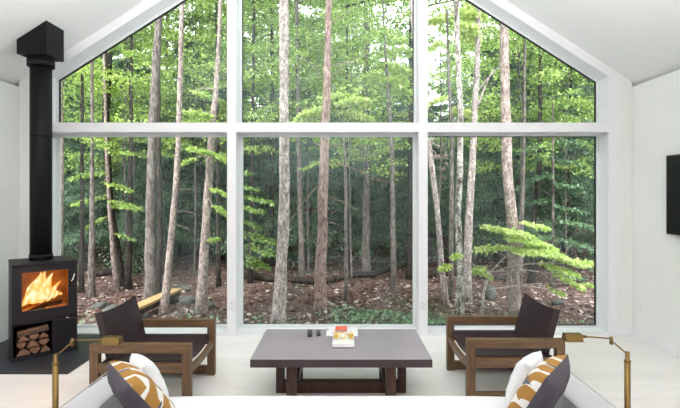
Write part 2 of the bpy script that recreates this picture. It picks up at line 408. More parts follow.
ringprism(bm, [(-hw+.004, .406), (hw-.004, .406), (hw-.004, Hs-.026), (-hw+.004, Hs-.026)], [(g0, gz0), (g1, gz0), (g1, gz1), (g0, gz1)], yo, yo+.028)
door = mesh('door', bm, M['steel'], stove)
mesh('door_glass', B(g0-.01, g1+.01, yo+.018, yo+.023, gz0-.01, gz1+.01), M['stoveglass'], door)
bm = bmesh.new(); tube(bm, [(sx(.548), yo-.004, .80), (sx(.548), yo-.022, .80), (sx(.558), yo-.026, .82), (sx(.572), yo-.028, .875)], [.005, .006, .007, .005], 8)
mesh('door_handle', bm, M['chrome'], door, label='small chrome door handle')
bm = bmesh.new(); tube(bm, [(sx(.50), yo, .392), (sx(.50), yo-.03, .392), (sx(.64), yo-.035, .385)], [.006, .007, .008], 8); lev = mesh('air_lever', bm, M['steel'], stove)
bm = bmesh.new(); tube(bm, [(sx(.49), yo-.034, .398), (sx(.515), yo-.036, .396)], .007, 8); mesh('lever_tip', bm, M['chrome'], lev, label='chrome lever tip')
# firebrick liner: back, sides, floor, baffle
bm = bmesh.new(); bx0, bx1, by0, by1, bz0, bz1 = -hw+t+.005, hw-t-.005, -hd+.03, hd-t-.005, .402, Hs-.055
box(bm, bx0, bx1, by1-.03, by1, bz0, bz1); box(bm, bx0, bx0+.03, by0, by1-.03, bz0, bz1); box(bm, bx1-.03, bx1, by0, by1-.03, bz0, bz1)
box(bm, bx0+.03, bx1-.03, by0, by1-.03, bz0, bz0+.03); box(bm, bx0+.03, bx1-.03, by0+.05, by1-.03, bz1-.03, bz1)
mesh('firebox_liner', bm, M['brick'], stove, label='orange-lit firebrick liner')
def world(x, y, z): 
    p = org+ex*x+ey*y; return (p.x, p.y, z+hz)
def flame(bm, x, y, z, h, r, lean, seed):
    rn = random.Random(seed); n = 9; pts = []; rad = []
    for i in range(n):
        q = i/(n-1)
        pts.append((x+lean*q*h+.018*math.sin(q*7+seed)*q, y+.012*math.sin(q*5+seed*2), z+h*q))
        rad.append(max(.0012, r*(math.sin(math.pi*min(1, .18+q*.82))**.9)*(1+.15*rn.uniform(-1, 1))))
    tube(bm, pts, rad, 10)
bm = bmesh.new()
fz = .60-hz
for k, (x, h, r, l) in enumerate([(-.20, .24, .022, .55), (-.17, .30, .035, .42), (-.12, .33, .045, .30), (-.07, .34, .05, .22), (-.03, .33, .045, .2), (.01, .30, .035, .25), (.05, .22, .028, .5), (-.15, .2, .045, .5), (-.10, .26, .05, .1), (.10, .12, .02, .4), (.14, .09, .018, -.2), (-.02, .24, .05, -.1), (.02, .10, .025, .8), (.08, .08, .018, .7), (-.19, .16, .028, .8), (-.06, .16, .04, .9), (.0, .15, .03, .9), (.16, .06, .014, .2)]):
    flame(bm, x, -.02+.05*math.sin(k*2.1), fz-.06+.015*(k % 3)+max(0, x+.1)*.25, h*1.05-max(0, x+.1)*.15, r*1.2, l, k+1)
fire = mesh('fire', bm, M['flame'], label='bright orange and yellow flames behind the stove glass', cat='fire', kind='stuff', smooth=True)
fire.location = (org.x, org.y, hz); fire.rotation_euler = (0, 0, ST)
def rough_log(bm, p0, p1, r, n=10, seed=0, mi=0, mi2=1):
    rn = random.Random(seed); p0, p1 = Vector(p0), Vector(p1)
    pts = [p0.lerp(p1, i/6) for i in range(7)]
    tube(bm, pts, [r*(1+.10*rn.uniform(-1, 1)) for _ in pts], n, mi)
    bm.faces.ensure_lookup_table(); bm.faces[-1].material_index = mi2; bm.faces[-2].material_index = mi2
blabels = ['charred log lying lowest in the stove fire, glowing at the back', 'charred log leaning across the flames behind the stove glass', 'short glowing log at the front right of the fire']
for k, (a, b, r) in enumerate([((-.20, .06, .48), (.20, .10, .485), .036), ((-.20, -.02, .495), (.17, .01, .63), .034), ((.02, -.11, .475), (.21, -.08, .49), .028)]):
    bm = bmesh.new(); rough_log(bm, a, b, r, seed=k)
    o = mesh('burning_log', bm, [M['ember'] if k else M['char'], M['ember']], label=blabels[k], cat='log', group='logs burning in the stove')
    o.location = (org.x, org.y, hz); o.rotation_euler = (0, 0, ST)
l = bpy.data.lights.new('fire_glow', 'POINT'); l.energy = 15; l.color = (1, .42, .08); l.shadow_soft_size = .06
lo = bpy.data.objects.new('fire_glow', l); lo.location = world(-.03, -.12, .72); COL.objects.link(lo)
# split logs in the store: wedges, cut faces towards the front
rows = [(.034, [(.045, .13, .075), (.155, .115, .07), (.262, .095, .066)]), (.112, [(.04, .10, .066), (.135, .115, .075), (.24, .11, .064)]),
        (.189, [(.055, .105, .058), (.15, .105, .06), (.245, .095, .058)])]
rn = random.Random(5); rowname = ['bottom', 'middle', 'upper']; colname = ['left', 'centre', 'right']
for ri, (z, logs) in enumerate(rows):
    for ci, (s, w, h) in enumerate(logs):
        bm = bmesh.new()
        up = (ri+ci) % 2 == 0
        x0 = sx(s); 
        prof = [(x0, z), (x0+w*.97, z+.004), (x0+w*.86, z+h*.45), (x0+w*.5, z+h*.97), (x0+w*.2, z+h*.6)] if up else [(x0+w*.06, z+h*.5), (x0+w*.4, z+.001), (x0+w*.62, z+.001), (x0+w*.95, z+h*.7), (x0+w*.75, z+h*.98), (x0+w*.2, z+h*.95)]
        vs = prism(bm, prof, -hd+.035+.02*rn.random(), hd-.10)
        bm.faces.ensure_lookup_table()
        for i, f in enumerate(bm.faces): f.material_index = 0 if i < 2 or i % 2 else 1
        o = mesh('firewood_log', bm, [M['logwood'], M['logbark']], label='split firewood log in the stove log store, %s row, %s of three' % (rowname[ri], colname[ci]), cat='log', group='firewood in the stove log store')
        o.location = (org.x, org.y, hz); o.rotation_euler = (0, 0, ST)
bm = bmesh.new()
prism(bm, [(0, 0), (.075, 0), (.07, .04), (.03, .058), (.004, .035)], -.14, .14); 
for i, f in enumerate(bm.faces): f.material_index = 0 if i < 2 or i % 2 else 1
o = mesh('firewood_log', bm, [M['logwood'], M['logbark']], label='long split firewood log lying crosswise on top of the stove log stack', cat='log', group='firewood in the stove log store')
o.matrix_world = Matrix.Translation(Vector(world(sx(.20), -hd+.05, .252))) @ Matrix.Rotation(ST+R(90), 4, 'Z') @ Matrix.Rotation(R(-7), 4, 'X')
# flue
px, py = -3.43, 5.20
flue = thing('stove_pipe', 'tall black stove pipe rising from the wood stove to the ceiling', 'stove pipe', (px, py, H))
bm = bmesh.new(); tube(bm, [(0, 0, .05), (0, 0, 2.25)], .110, 40); mesh('pipe', bm, M['pipe'], flue)
for z, r, h in ((.0, .118, .06), (2.20, .138, .075)):
    bm = bmesh.new(); tube(bm, [(0, 0, z), (0, 0, z+h)], r, 40); mesh('pipe_collar', bm, M['pipe'], flue)
bm = bmesh.new(); tube(bm, [(0, 0, 1.40), (0, 0, 1.413)], .1125, 40); mesh('pipe_joint', bm, M['pipe'], flue)
bm = bmesh.new(); bx = .165; zb = 3.35
prof = [(px-bx, zb), (px+bx, zb), (px+bx, zc(px+bx)-.002), (px-bx, zc(px-bx)-.002)]
prism(bm, [(x-px, z-H) for x, z in prof], -.16, .16); mesh('ceiling_support_box', bm, M['pipe'], flue)

# ---------------------------------------------------------------- coffee table
TX0, TX1, TY0, TY1, TH = -.735, .755, 3.70, 4.53, .441
tab = thing('coffee_table', 'low rectangular coffee table with dark grey top and crossed walnut leg frames', 'table', ((TX0+TX1)/2, (TY0+TY1)/2, 0))
cx, cy = (TX0+TX1)/2, (TY0+TY1)/2; tw = (TX1-TX0)/2; td = (TY1-TY0)/2
bm = B(-tw, tw, -td, td, TH-.068, TH, .004)
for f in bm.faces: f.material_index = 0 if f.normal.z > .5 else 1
mesh('tabletop', bm, [M['tabletop'], M['tableedge']], tab)
zt = TH-.068
for x0, x1 in ((-.586, -.515), (.515, .586)):
    mesh('leg', B(x0, x1, -.04, .04, 0, zt, .003), M['walnut'], tab)
mesh('bottom_rail', B(-.515, .515, -.038, .038, .0, .10, .003), M['walnut'], tab)
for s in (-1, 1):
    xa = s*.415
    for ya in (-.30, .30):
        mesh('leg', B(xa-.042, xa+.042, ya-.04, ya+.04, 0, zt, .003), M['walnut'], tab)
    mesh('cross_rail', B(xa-.04, xa+.04, -.26, .26, .102, .17, .003), M['walnut'], tab)
    mesh('top_rail', B(xa-.04, xa+.04, -.26, .26, zt-.07, zt, .003), M['walnut'], tab)

# things on the table
def open_box(x0, x1, y0, y1, z0, z1, bev=.002): return B(x0, x1, y0, y1, z0, z1, bev)
def remote(loc, rz, w, l, h, label):
    t_ = thing('remote_control', label, 'remote', loc, rz)
    mesh('case', B(-w/2, w/2, -l/2, l/2, 0, h, .006), M['remote'], t_)
    for i in range(3):
        for j in range(4):
            bm = bmesh.new(); tube(bm, [((i-1)*w*.27, -l*.12+j*l*.13, h-.001), ((i-1)*w*.27, -l*.12+j*l*.13, h+.003)], w*.09, 8)
            mesh('button', bm, M['button'], t_)
remote((-.290, 4.36, TH), R(4), .045, .18, .022, 'black remote control, the larger left one on the coffee table')
remote((-.208, 4.38, TH), R(3), .040, .15, .016, 'slim black remote control, the right one beside the white book')
def book(loc, rz, w, l, h, cov, label, cat='book'):
    t_ = thing('book', label, cat, loc, rz)
    mesh('pages', B(-w/2+.004, w/2-.004, -l/2+.003, l/2-.004, .003, h-.003), M['pageedge'], t_)
    bm = bmesh.new(); box(bm, -w/2, w/2, -l/2, l/2, 0, .003); box(bm, -w/2, w/2, -l/2, l/2, h-.003, h); box(bm, -w/2, -w/2+.003, -l/2, l/2, .003, h-.003)
    mesh('cover', bm, cov, t_)
book((.020, 4.375, TH), 0, .30, .27, .022, M['cover'], 'large white picture book lying at the back of the coffee table')
book((.012, 4.425, TH+.022), R(-4), .112, .13, .020, M['coral'], 'small coral red book on top of the large white book')
tr = thing('decor_box', 'white marble box standing on the coffee table in front of the white book', 'box', (.030, 4.098, TH))
mesh('box_body', B(-.097, .097, -.13, .13, .006, .042, .003), M['marble'], tr)
mesh('box_foot', B(-.094, .094, -.127, .127, 0, .006), M['remote'], tr, label='black foot of the box')
glab = ['gold knot figurine on the marble box, leftmost of three', 'gold ring figurine in the middle of the marble box', 'gold knot figurine on the marble box, rightmost of three']
for k, xk in enumerate((-.066, 0, .066)):
    bm = bmesh.new(); N = 40; pts = []
    for i in range(N+1):
        a = 2*math.pi*i/N
        if k == 1: p = (.026*math.sin(a), .006*math.sin(2*a), .034-.027*math.cos(a)*(1+.25*math.cos(a)))
        else:
            p = ((.020+.008*math.cos(3*a))*math.cos(2*a)*.8, (.020+.008*math.cos(3*a))*math.sin(2*a)*.6, .034+.022*math.sin(3*a)+.006*math.cos(a))
        pts.append(p)
    tube(bm, pts, .0055, 8, cap=False)
    mn = min(v.co.z for v in bm.verts)
    for v in bm.verts: v.co.z -= mn
    mesh('gold_figurine', bm, M['gold'], label=glab[k], cat='figurine', loc=(.030+xk, 4.085, TH+.042), smooth=True, rot=(0, 0, R(15*(k-1))))

# ---------------------------------------------------------------- lounge chairs
def make_chair(loc, rz, label):
    t_ = thing('lounge_chair', label, 'chair', loc, rz)
    L_, W_, Hc = .835, .785, .548; a = L_/2; b = W_/2; pw, pd = .072, .062
    for x in (a-pw/2, -a+pw/2):
        for s in (-1, 1):
            y = s*(b-pd/2); mesh('leg', B(x-pw/2, x+pw/2, y-pd/2, y+pd/2, 0, Hc-.075, .003), M['oakz'], t_)
    for s in (-1, 1):
        y = s*(b-pd/2)
        mesh('armrest', B(-a, a, y-pd/2, y+pd/2, Hc-.075, Hc, .003), M['oak'], t_)
        mesh('side_rail', B(-a+pw, a-pw, y-pd/2+.008, y+pd/2-.008, .305, .39, .003), M['oak'], t_)
        mesh('bottom_rail', B(-a+pw, a-pw, y-pd/2+.008, y+pd/2-.008, .012, .09, .003), M['oak'], t_)
    yi = b-pd
    bm = bmesh.new(); box(bm, a-.045, a-.008, -yi, yi, .29, .345); bmesh.ops.subdivide_edges(bm, edges=[e for e in bm.edges if abs(e.verts[0].co.y-e.verts[1].co.y) > .1], cuts=9)
    for v in bm.verts: v.co.z -= .02*(1-(v.co.y/yi)**2)
    mesh('seat_rail', bm, M['oaky'], t_)
    mesh('seat_rail', B(-.345, -.305, -yi, yi, .255, .30, .003), M['oaky'], t_)
    mesh('stretcher', B(-.275, -.225, -yi-.008, yi+.008, .02, .075, .003), M['oaky'], t_)
    # leather sling seat laid over the two side rails, sagging between them
    bm = bmesh.new(); n, m_ = 18, 20; ye = yi+.034; topv, lowv = [], []
    for i in range(n+1):
        q = i/n; x = (a-.045)-(a-.045+.315)*q; tr, lr = [], []
        for j in range(m_+1):
            y = -ye+2*ye*j/m_; k = max(0, 1-(y/(yi+.004))**2)
            z = .404-k*(.052+.035*math.sin(math.pi*min(1, q*.9)))
            tr.append(bm.verts.new((x, y, z))); lr.append(bm.verts.new((x, y, z-.0115)))
        topv.append(tr); lowv.append(lr)
    for i in range(n):
        for j in range(m_):
            bm.faces.new((topv[i][j], topv[i+1][j], topv[i+1][j+1], topv[i][j+1])); bm.faces.new((lowv[i][j], lowv[i][j+1], lowv[i+1][j+1], lowv[i+1][j]))
        for g_ in (0, m_): bm.faces.new((topv[i][g_], topv[i+1][g_], lowv[i+1][g_], lowv[i][g_]))
    for j in range(m_):
        for g_ in (0, n): bm.faces.new((topv[g_][j], topv[g_][j+1], lowv[g_][j+1], lowv[g_][j]))
    mesh('seat', bm, M['leather'], t_)
    # leather back: a sleeve over two raked posts, hollow in the middle
    bm = bmesh.new(); ny, nz = 16, 10; front = []; back = []
    hb = yi-.008
    p0 = Vector((-.262, 0, .345)); p1 = Vector((-.378, 0, .79)); nrm = Vector((.445, 0, .116)).normalized()
    for i in range(nz+1):
        q = i/nz; f_, g_ = [], []
        for j in range(ny+1):
            s = -1+2*j/ny; e = 1-s*s
            top = -.022*e*q
            c = p0.lerp(p1, q)+Vector((0, s*hb, top))
            hollow = .030*e*(.4+.6*math.sin(math.pi*q))
            thick = .046*(abs(s)**6)+.010
            f_.append(bm.verts.new(c+nrm*(.023-hollow))); g_.append(bm.verts.new(c+nrm*(.023-hollow-thick)))
        front.append(f_); back.append(g_)
    for i in range(nz):
        for j in range(ny):
            bm.faces.new((front[i][j], front[i][j+1], front[i+1][j+1], front[i+1][j]))
            bm.faces.new((back[i][j+1], back[i][j], back[i+1][j], back[i+1][j+1]))
    for i in range(nz):
        bm.faces.new((front[i][0], front[i+1][0], back[i+1][0], back[i][0])); bm.faces.new((front[i+1][ny], front[i][ny], back[i][ny], back[i+1][ny]))
    for j in range(ny):
        bm.faces.new((front[nz][j], front[nz][j+1], back[nz][j+1], back[nz][j])); bm.faces.new((front[0][j+1], front[0][j], back[0][j], back[0][j+1]))
    bk = mesh('backrest', bm, M['leather'], t_, smooth=False)
    for s in (-1, 1):
        q1 = p1+(p1-p0)*.035
        bm = bmesh.new(); tube(bm, [tuple(p0+Vector((-.002, s*(hb-.026), -.03))), tuple(q1+Vector((-.002, s*(hb-.026), .0)))], .017, 10)
        mesh('back_post', bm, M['oakz'], bk)
    return t_
make_chair((-1.656, 4.1375, 0), 0, 'brown oak lounge chair with dark leather sling, left of the coffee table')
make_chair((1.5045, 4.2575, 0), R(180), 'brown oak lounge chair with dark leather sling, right of the coffee table')

# ---------------------------------------------------------------- sofa and cushions
def soft_box(x0, x1, y0, y1, z0, z1, bev=.04, puff=.0, seg=4, cuts=0):
    bm = B(x0, x1, y0, y1, z0, z1)
    bmesh.ops.subdivide_edges(bm, edges=bm.edges[:], cuts=6, use_grid_fill=True)
    cxx, cyy, czz = (x0+x1)/2, (y0+y1)/2, (z0+z1)/2; hx, hy, hz_ = (x1-x0)/2, (y1-y0)/2, (z1-z0)/2
    for v in bm.verts:
        a, b_, c = (v.co.x-cxx)/hx, (v.co.y-cyy)/hy, (v.co.z-czz)/hz_
        # round the corners
        q = Vector((v.co.x-cxx, v.co.y-cyy, v.co.z-czz)); r = min(bev, hx, hy, hz_)
        core = Vector((max(-hx+r, min(hx-r, q.x)), max(-hy+r, min(hy-r, q.y)), max(-hz_+r, min(hz_-r, q.z))))
        d = q-core
        if d.length > 1e-6: q = core+d.normalized()*min(d.length, r)
        v.co = Vector((cxx, cyy, czz))+q
        v.co.z += puff*(1-a*a)*(1-b_*b_)*(1 if c > 0 else 0)
    return bm
def finish_soft(o):
    md = o.modifiers.new('smooth', 'SUBSURF'); md.levels = 2; md.render_levels = 2
    o.data.polygons.foreach_set('use_smooth', [True]*len(o.data.polygons)); return o
sofa = thing('sofa', 'long pale grey linen sofa facing the window, seen from behind', 'sofa', (0, 2.5, 0))
S0, S1 = -1.575, 1.555
for x in (S0+.08, S1-.08):
    for y in (-.42, .46): mesh('leg', B(x-.03, x+.03, y-.03, y+.03, 0, .08, .003), M['walnut'], sofa)
finish_soft(mesh('base', soft_box(S0+.23, S1-.23, -.40, .53, .08, .29, .02), M['sofa'], sofa))
finish_soft(mesh('arm', soft_box(S0, S0+.235, -.58, .60, .08, .605, .045, .0), M['sofa'], sofa))
finish_soft(mesh('arm', soft_box(S1-.235, S1, -.58, .60, .08, .605, .045, .0), M['sofa'], sofa))
finish_soft(mesh('back', soft_box(S0+.23, S1-.23, -.60, -.36, .08, .72, .05), M['sofa'], sofa))
finish_soft(mesh('seat_cushion', soft_box(S0+.238, S1-.238, -.36, .57, .29, .452, .05, .012), M['whitecush'], sofa, label='pale seat cushion'))
for x in (S0+.012, S1-.012, S0+.223, S1-.223):
    bm = bmesh.new(); tube(bm, [(x, -.54, .597), (x, 0, .600), (x, .56, .597)], .004, 8); mesh('piping', bm, M['sofa'], sofa)
def pillow(name, size, thick, mats, label, mat4, cat='pillow', split=True):
    """square pillow in its own x-z plane, front towards +y"""
    bm = bmesh.new(); n = 22; f = []; g = []
    for i in range(n+1):
        fr, gr = [], []
        for j in range(n+1):
            a, b_ = -1+2*i/n, -1+2*j/n
            pin = 1-.07*((1-a*a)*abs(b_)**3+(1-b_*b_)*abs(a)**3)*1.0
            x, z = a*size/2*(1-.06*(1-b_*b_)*abs(a)), b_*size/2*(1-.06*(1-a*a)*abs(b_))
            h = thick/2*((1-a**4)*(1-b_**4))**.55
            wr = .006*math.sin(9*a+4*b_)*math.sin(7*b_-2*a)*(1-a*a)*(1-b_*b_)
            edge = i in (0, n) or j in (0, n)
            v1 = bm.verts.new((x, h+wr, z)); fr.append(v1)
            gr.append(v1 if edge else bm.verts.new((x, -h+wr, z)))
        f.append(fr); g.append(gr)
    for i in range(n):
        for j in range(n):
            q = bm.faces.new((f[i][j], f[i][j+1], f[i+1][j+1], f[i+1][j])); q.material_index = 0
            q = bm.faces.new((g[i][j], g[i+1][j], g[i+1][j+1], g[i][j+1])); q.material_index = 1 if len(mats) > 1 else 0
    o = mesh(name, bm, mats, label=label, cat=cat, smooth=True); o.matrix_world = mat4; return o
def pose(x, y, z, face, lean, roll=0):
    """face: direction (radians, from +y towards +x) the front points to; lean back by lean"""
    return Matrix.Translation((x, y, z)) @ Matrix.Rotation(-face, 4, 'Z') @ Matrix.Rotation(lean, 4, 'X') @ Matrix.Rotation(roll, 4, 'Y')
pillow('pillow', .44, .18, [M['pattern'], M['greycush']], 'charcoal backed pillow with mustard and white leaf pattern on the left end of the sofa', pose(-1.115, 2.56, .645, R(50), R(36)))
pillow('pillow', .44, .18, [M['pattern'], M['greycush']], 'charcoal backed pillow with mustard and white leaf pattern on the right end of the sofa', pose(1.112, 2.547, .664, R(-50), R(28)))
pillow('pillow', .33, .13, [M['whitecush']], 'plain white pillow behind the patterned one, left end of the sofa', pose(-1.205, 2.86, .615, R(50), R(22), R(-3)))
pillow('pillow', .33, .13, [M['whitecush']], 'plain white pillow behind the patterned one, right end of the sofa', pose(1.165, 2.86, .622, R(-50), R(18), R(3)))

# ---------------------------------------------------------------- brass reading lamps
def reading_lamp(x, y, ztop, elbow, armend, shade, label):
    t_ = thing('floor_lamp', label, 'floor lamp', (x, y, 0)); s = 1 if shade[0] > x else -1
    bm = bmesh.new(); tube(bm, [(0, 0, 0), (0, 0, .018), (0, 0, .026)], [.12, .12, .10], 32); mesh('base', bm, M['brass'], t_)
    bm = bmesh.new(); tube(bm, [(0, 0, .02), (0, 0, ztop-.055)], .0165, 20); mesh('pole', bm, M['brass'], t_)
    bm = bmesh.new(); tube(bm, [(0, 0, ztop-.056), (0, 0, ztop-.048), (0, 0, ztop-.046), (0, 0, ztop), (0, 0, ztop+.004)], [.019, .019, .012, .012, .008], 16); mesh('swivel', bm, M['brass'], t_)
    e = Vector(elbow)-Vector((x, y, 0)); ae = Vector(armend)-Vector((x, y, 0))
    bm = bmesh.new(); tube(bm, [(0, 0, ztop-.012), tuple(e)], .0045, 8); mesh('lower_arm', bm, M['brass'], t_)
    bm = bmesh.new(); tube(bm, [tuple(e+Vector((0, 0, -.022))), tuple(e+Vector((0, 0, .022)))], .010, 14); mesh('elbow', bm, M['brass'], t_)
    bm = bmesh.new(); tube(bm, [tuple(e+Vector((0, 0, .012))), tuple(ae)], .0045, 8); mesh('upper_arm', bm, M['brass'], t_)
    c = Vector(shade)-Vector((x, y, 0)); hl = .050
    bm = bmesh.new()     # tent-shaped trough shade, open below
    po = [(-.034, -.021), (-.031, -.021), (-.017, .018), (.017, .018), (.031, -.021), (.034, -.021), (.020, .021), (-.020, .021)]
    a = [bm.verts.new((c.x-hl, c.y+p, c.z+q)) for p, q in po]; b_ = [bm.verts.new((c.x+hl, c.y+p, c.z+q)) for p, q in po]
    for i in range(8): bm.faces.new((a[i], a[(i+1) % 8], b_[(i+1) % 8], b_[i]))
    for end in (a, b_): 
        bm.faces.new((end[0], end[1], end[2], end[7])); bm.faces.new((end[7], end[2], end[3], end[6])); bm.faces.new((end[6], end[3], end[4], end[5]))
    for xe in (-hl, hl-.003):
        vs = [bm.verts.new((c.x+xe+dx, c.y+p, c.z+q)) for dx in (0, .003) for p, q in ((-.031, -.021), (.031, -.021), (.017, .018), (-.017, .018))]
        for q in ((0, 1, 2, 3), (7, 6, 5, 4), (0, 4, 5, 1), (1, 5, 6, 2), (2, 6, 7, 3), (3, 7, 4, 0)): bm.faces.new([vs[i] for i in q])
    sh = mesh('lamp_shade', bm, M['brass'], t_)
    bm = bmesh.new(); tube(bm, [tuple(ae), tuple(c-Vector((s*hl*.9, 0, -.002)))], .009, 12); mesh('socket', bm, M['brass'], sh)
    return t_
reading_lamp(-1.695, 2.70, .838, (-1.600, 2.71, .908), (-1.445, 2.72, .920), (-1.365, 2.72, .918), 'brass swing-arm reading lamp left of the sofa, near the stove')
reading_lamp(1.712, 2.70, .852, (1.622, 2.71, .918), (1.475, 2.72, .938), (1.395, 2.72, .936), 'brass swing-arm reading lamp right of the sofa')

# ---------------------------------------------------------------- television, outlets
tv = thing('television', 'flat black television mounted on the right wall, cut by the photo edge', 'television', (XR-.05, 4.30, 1.78))
bm = B(-.028, .022, -.73, .73, -.43, .43, .004)
tvb = mesh('screen_body', bm, M['tv'], tv)
mesh('bezel_edge', B(-.032, -.0285, -.735, .735, -.435, .435), M['bezel'], tvb, label='dark red bezel edge')
mesh('screen', B(-.0345, -.0325, -.722, .722, -.424, .424), M['tv'], tvb)
mesh('wall_bracket', B(.022, .05, -.2, .2, -.15, .15), M['tv'], tv)
def outlet(loc, rz, label):
    t_ = thing('outlet', label, 'outlet', loc, rz)
    mesh('cover_plate', B(-.035, .035, -.006, 0, -.058, .058, .002), M['plastic'], t_)
    for z in (-.025, .025):
        bm = B(-.016, .016, -.008, -.0055, z-.016, z+.016, .001); s_ = mesh('socket', bm, M['plastic'], t_)
        bm = bmesh.new(); box(bm, -.008, -.005, -.0086, -.0079, z-.004, z+.008); box(bm, .005, .008, -.0086, -.0079, z-.004, z+.008); mesh('slot', bm, M['slot'], s_)
outlet((XR, 5.58, .39), R(90), 'white outlet low on the right wall near the corner')
outlet((sum(ML)/2, PY, .375), 0, 'white outlet low on the left window post')
outlet((sum(MR)/2, PY, .375), 0, 'white outlet low on the right window post')

# ================================================================ the forest
GZ = -.45
def zg(x, y):
    h = GZ+.05*math.sin(x*.9+1.3)*math.cos(y*.7)+.04*math.sin(x*2.3+y*1.7)+.02*math.sin(x*5.1-y*4.3)
    if y > 22: h += min(9, (y-22)*.26*min(1, (y-22)/6))
    return h
def quads_mesh(name, V):
    """V: (n, 4, 3) array of separate quads"""
    n = len(V); me = bpy.data.meshes.new(name)
    me.vertices.add(n*4); me.vertices.foreach_set('co', V.astype(np.float32).ravel())
    me.loops.add(n*4); me.loops.foreach_set('vertex_index', np.arange(n*4, dtype=np.int32))
    me.polygons.add(n); me.polygons.foreach_set('loop_start', np.arange(0, n*4, 4, dtype=np.int32))
    me.update(calc_edges=True); return me
def nrmz(a): return a/np.maximum(np.linalg.norm(a, axis=1, keepdims=True), 1e-9)
def leaves(C, Dr, N, S, ratio=.36, fold=.12):
    Bn = nrmz(np.cross(N, Dr)); S = S[:, None]
    return np.stack([C, C+Dr*S*.45+Bn*S*ratio+N*S*fold, C+Dr*S, C+Dr*S*.45-Bn*S*ratio+N*S*fold], axis=1)
rg = np.random.default_rng(11)
def spray(base, d, L, n, size, width=.38, droop=.15, flat=.05, tilt=.45, ratio=.36):
    """a flat layered spray of leaves growing from base along d"""
    d = np.array(d, float); d /= np.linalg.norm(d); side = np.cross(d, (0, 0, 1.)); side /= max(1e-6, np.linalg.norm(side))
    t = rg.random(n)**.75; wd = width*L*np.sin(np.pi*np.clip(.12+t*.85, 0, 1))**.8
    s = np.clip(rg.normal(0, .55, n), -1.2, 1.2)*wd
    # gather leaves in twigs so that gaps show
    tw = np.round(t*9)/9; t = tw*.7+t*.3
    C = np.array(base)+d*(t*L)[:, None]+side*s[:, None]
    C[:, 2] += -droop*L*t**2-.25*droop*np.abs(s)+rg.normal(0, flat*L, n)*.6
    out = d*.5+side*np.sign(s)[:, None]*.6+rg.normal(0, .4, (n, 3)); out[:, 2] -= .25
    Dr = nrmz(out); N = np.array((0, 0, 1.))+rg.normal(0, tilt, (n, 3)); N = nrmz(N-Dr*(N*Dr).sum(1, keepdims=True))
    return leaves(C, Dr, N, size*rg.uniform(.6, 1.25, n), ratio)
def limb_pts(base, d, L, droop, n=4):
    b = Vector(base); d = Vector(d).normalized()
    return [tuple(b+d*L*i/n+Vector((0, 0, -droop*L*(i/n)**2))) for i in range(n+1)]

def tree_meshes(seed, H, r0, kind, nleaf, size, h0, spread, leafmat, barkmat):
    rn = random.Random(seed); bm = bmesh.new(); pts = []; ph = rn.uniform(0, 6)
    for i in range(11):
        q = i/10; pts.append((.12*math.sin(q*4+ph)*q+.02*rn.uniform(-1, 1), .12*math.cos(q*3+ph)*q, -.3+(H+.3)*q))
    tube(bm, pts, [r0*(1.25 if i == 0 else 1)*(1-.85*i/10) for i in range(11)], 9)
    Q = []; nb = 30 if kind == 'broad' else 44
    for k in range(nb):
        q = (k+rn.random())/nb; z = h0+(H-h0)*q; a = k*2.4+rn.uniform(-.5, .5)
        i = min(9, int((z+.3)/(H+.3)*10)); f = (z+.3)/(H+.3)*10-i
        b = tuple(pts[i][c]*(1-f)+pts[i+1][c]*f for c in range(3))
        if kind == 'broad':
            L = spread*(1-.55*abs(q-.35)*1.5)*rn.uniform(.6, 1.1); el = rn.uniform(-.05, .55); dr = .12
        else:
            L = spread*(1-.85*q)*rn.uniform(.75, 1.1)+.25; el = rn.uniform(-.25, .12); dr = .22
        d = (math.cos(a), math.sin(a), el)
        tube(bm, limb_pts(b, d, L, dr), [r0*.28*(1-.6*q), r0*.2*(1-.6*q), r0*.12, r0*.07, .006], 5, cap=False)
        n = int(nleaf/nb)
        if kind == 'broad':
            m_ = n//3
            for ss in range(3):
                st = (.35, .15, .55)[ss]; a2 = a+(0, .7, -.7)[ss]*rn.uniform(.5, 1.2)
                lb = tuple(b[c]+d[c]*L*st/math.sqrt(1+el*el) for c in range(3))
                Q.append(spray(lb, (math.cos(a2), math.sin(a2), el*.5+rn.uniform(-.15, .2)), L*rn.uniform(.5, .8), m_, size, .42, .16, .07, .6))
        else:
            Q.append(spray(b, d, L*1.05, n, size, .34, .22, .03, .3, .16))
    bmesh.ops.recalc_face_normals(bm, faces=bm.faces)
    tm = bpy.data.meshes.new('trunk'); bm.to_mesh(tm); bm.free(); tm.materials.append(M[barkmat])
    fm = quads_mesh('foliage', np.concatenate(Q)); fm.materials.append(M[leafmat])
    return tm, fm
def plant_tree(tm, fm, loc, rz, sc, label, group=None, name='tree'):
    t_ = thing(name, label, 'tree', loc, rz, group); t_.scale = (sc, sc, sc)
    for nm, me in (('trunk', tm), ('foliage', fm)):
        if me: link(bpy.data.objects.new(nm, me), t_)
    return t_

# ground
bm = bmesh.new(); nx, ny = 110, 90; gr = []
for j in range(ny+1):
    y = 5.9+(70-5.9)*(j/ny)**1.6; row = []
    for i in range(nx+1):
        x = (-1+2*i/nx)*(14+.9*y); row.append(bm.verts.new((x, y, zg(x, y))))
    gr.append(row)
for j in range(ny):
    for i in range(nx): bm.faces.new((gr[j][i], gr[j][i+1], gr[j+1][i+1], gr[j+1][i]))
mesh('ground', bm, M['ground'], kind='structure', smooth=True)
n = 26000; yy = 6.3+rg.random(n)**1.5*20; xx = (rg.random(n)*2-1)*(2.5+yy*.85)
zz = np.array([zg(a, b) for a, b in zip(xx, yy)])+.012
Dr = nrmz(np.stack([rg.normal(0, 1, n), rg.normal(0, 1, n), rg.normal(0, .25, n)], 1)); N = np.array((0, 0, 1.))+rg.normal(0, .35, (n, 3)); N = nrmz(N-Dr*(N*Dr).sum(1, keepdims=True))
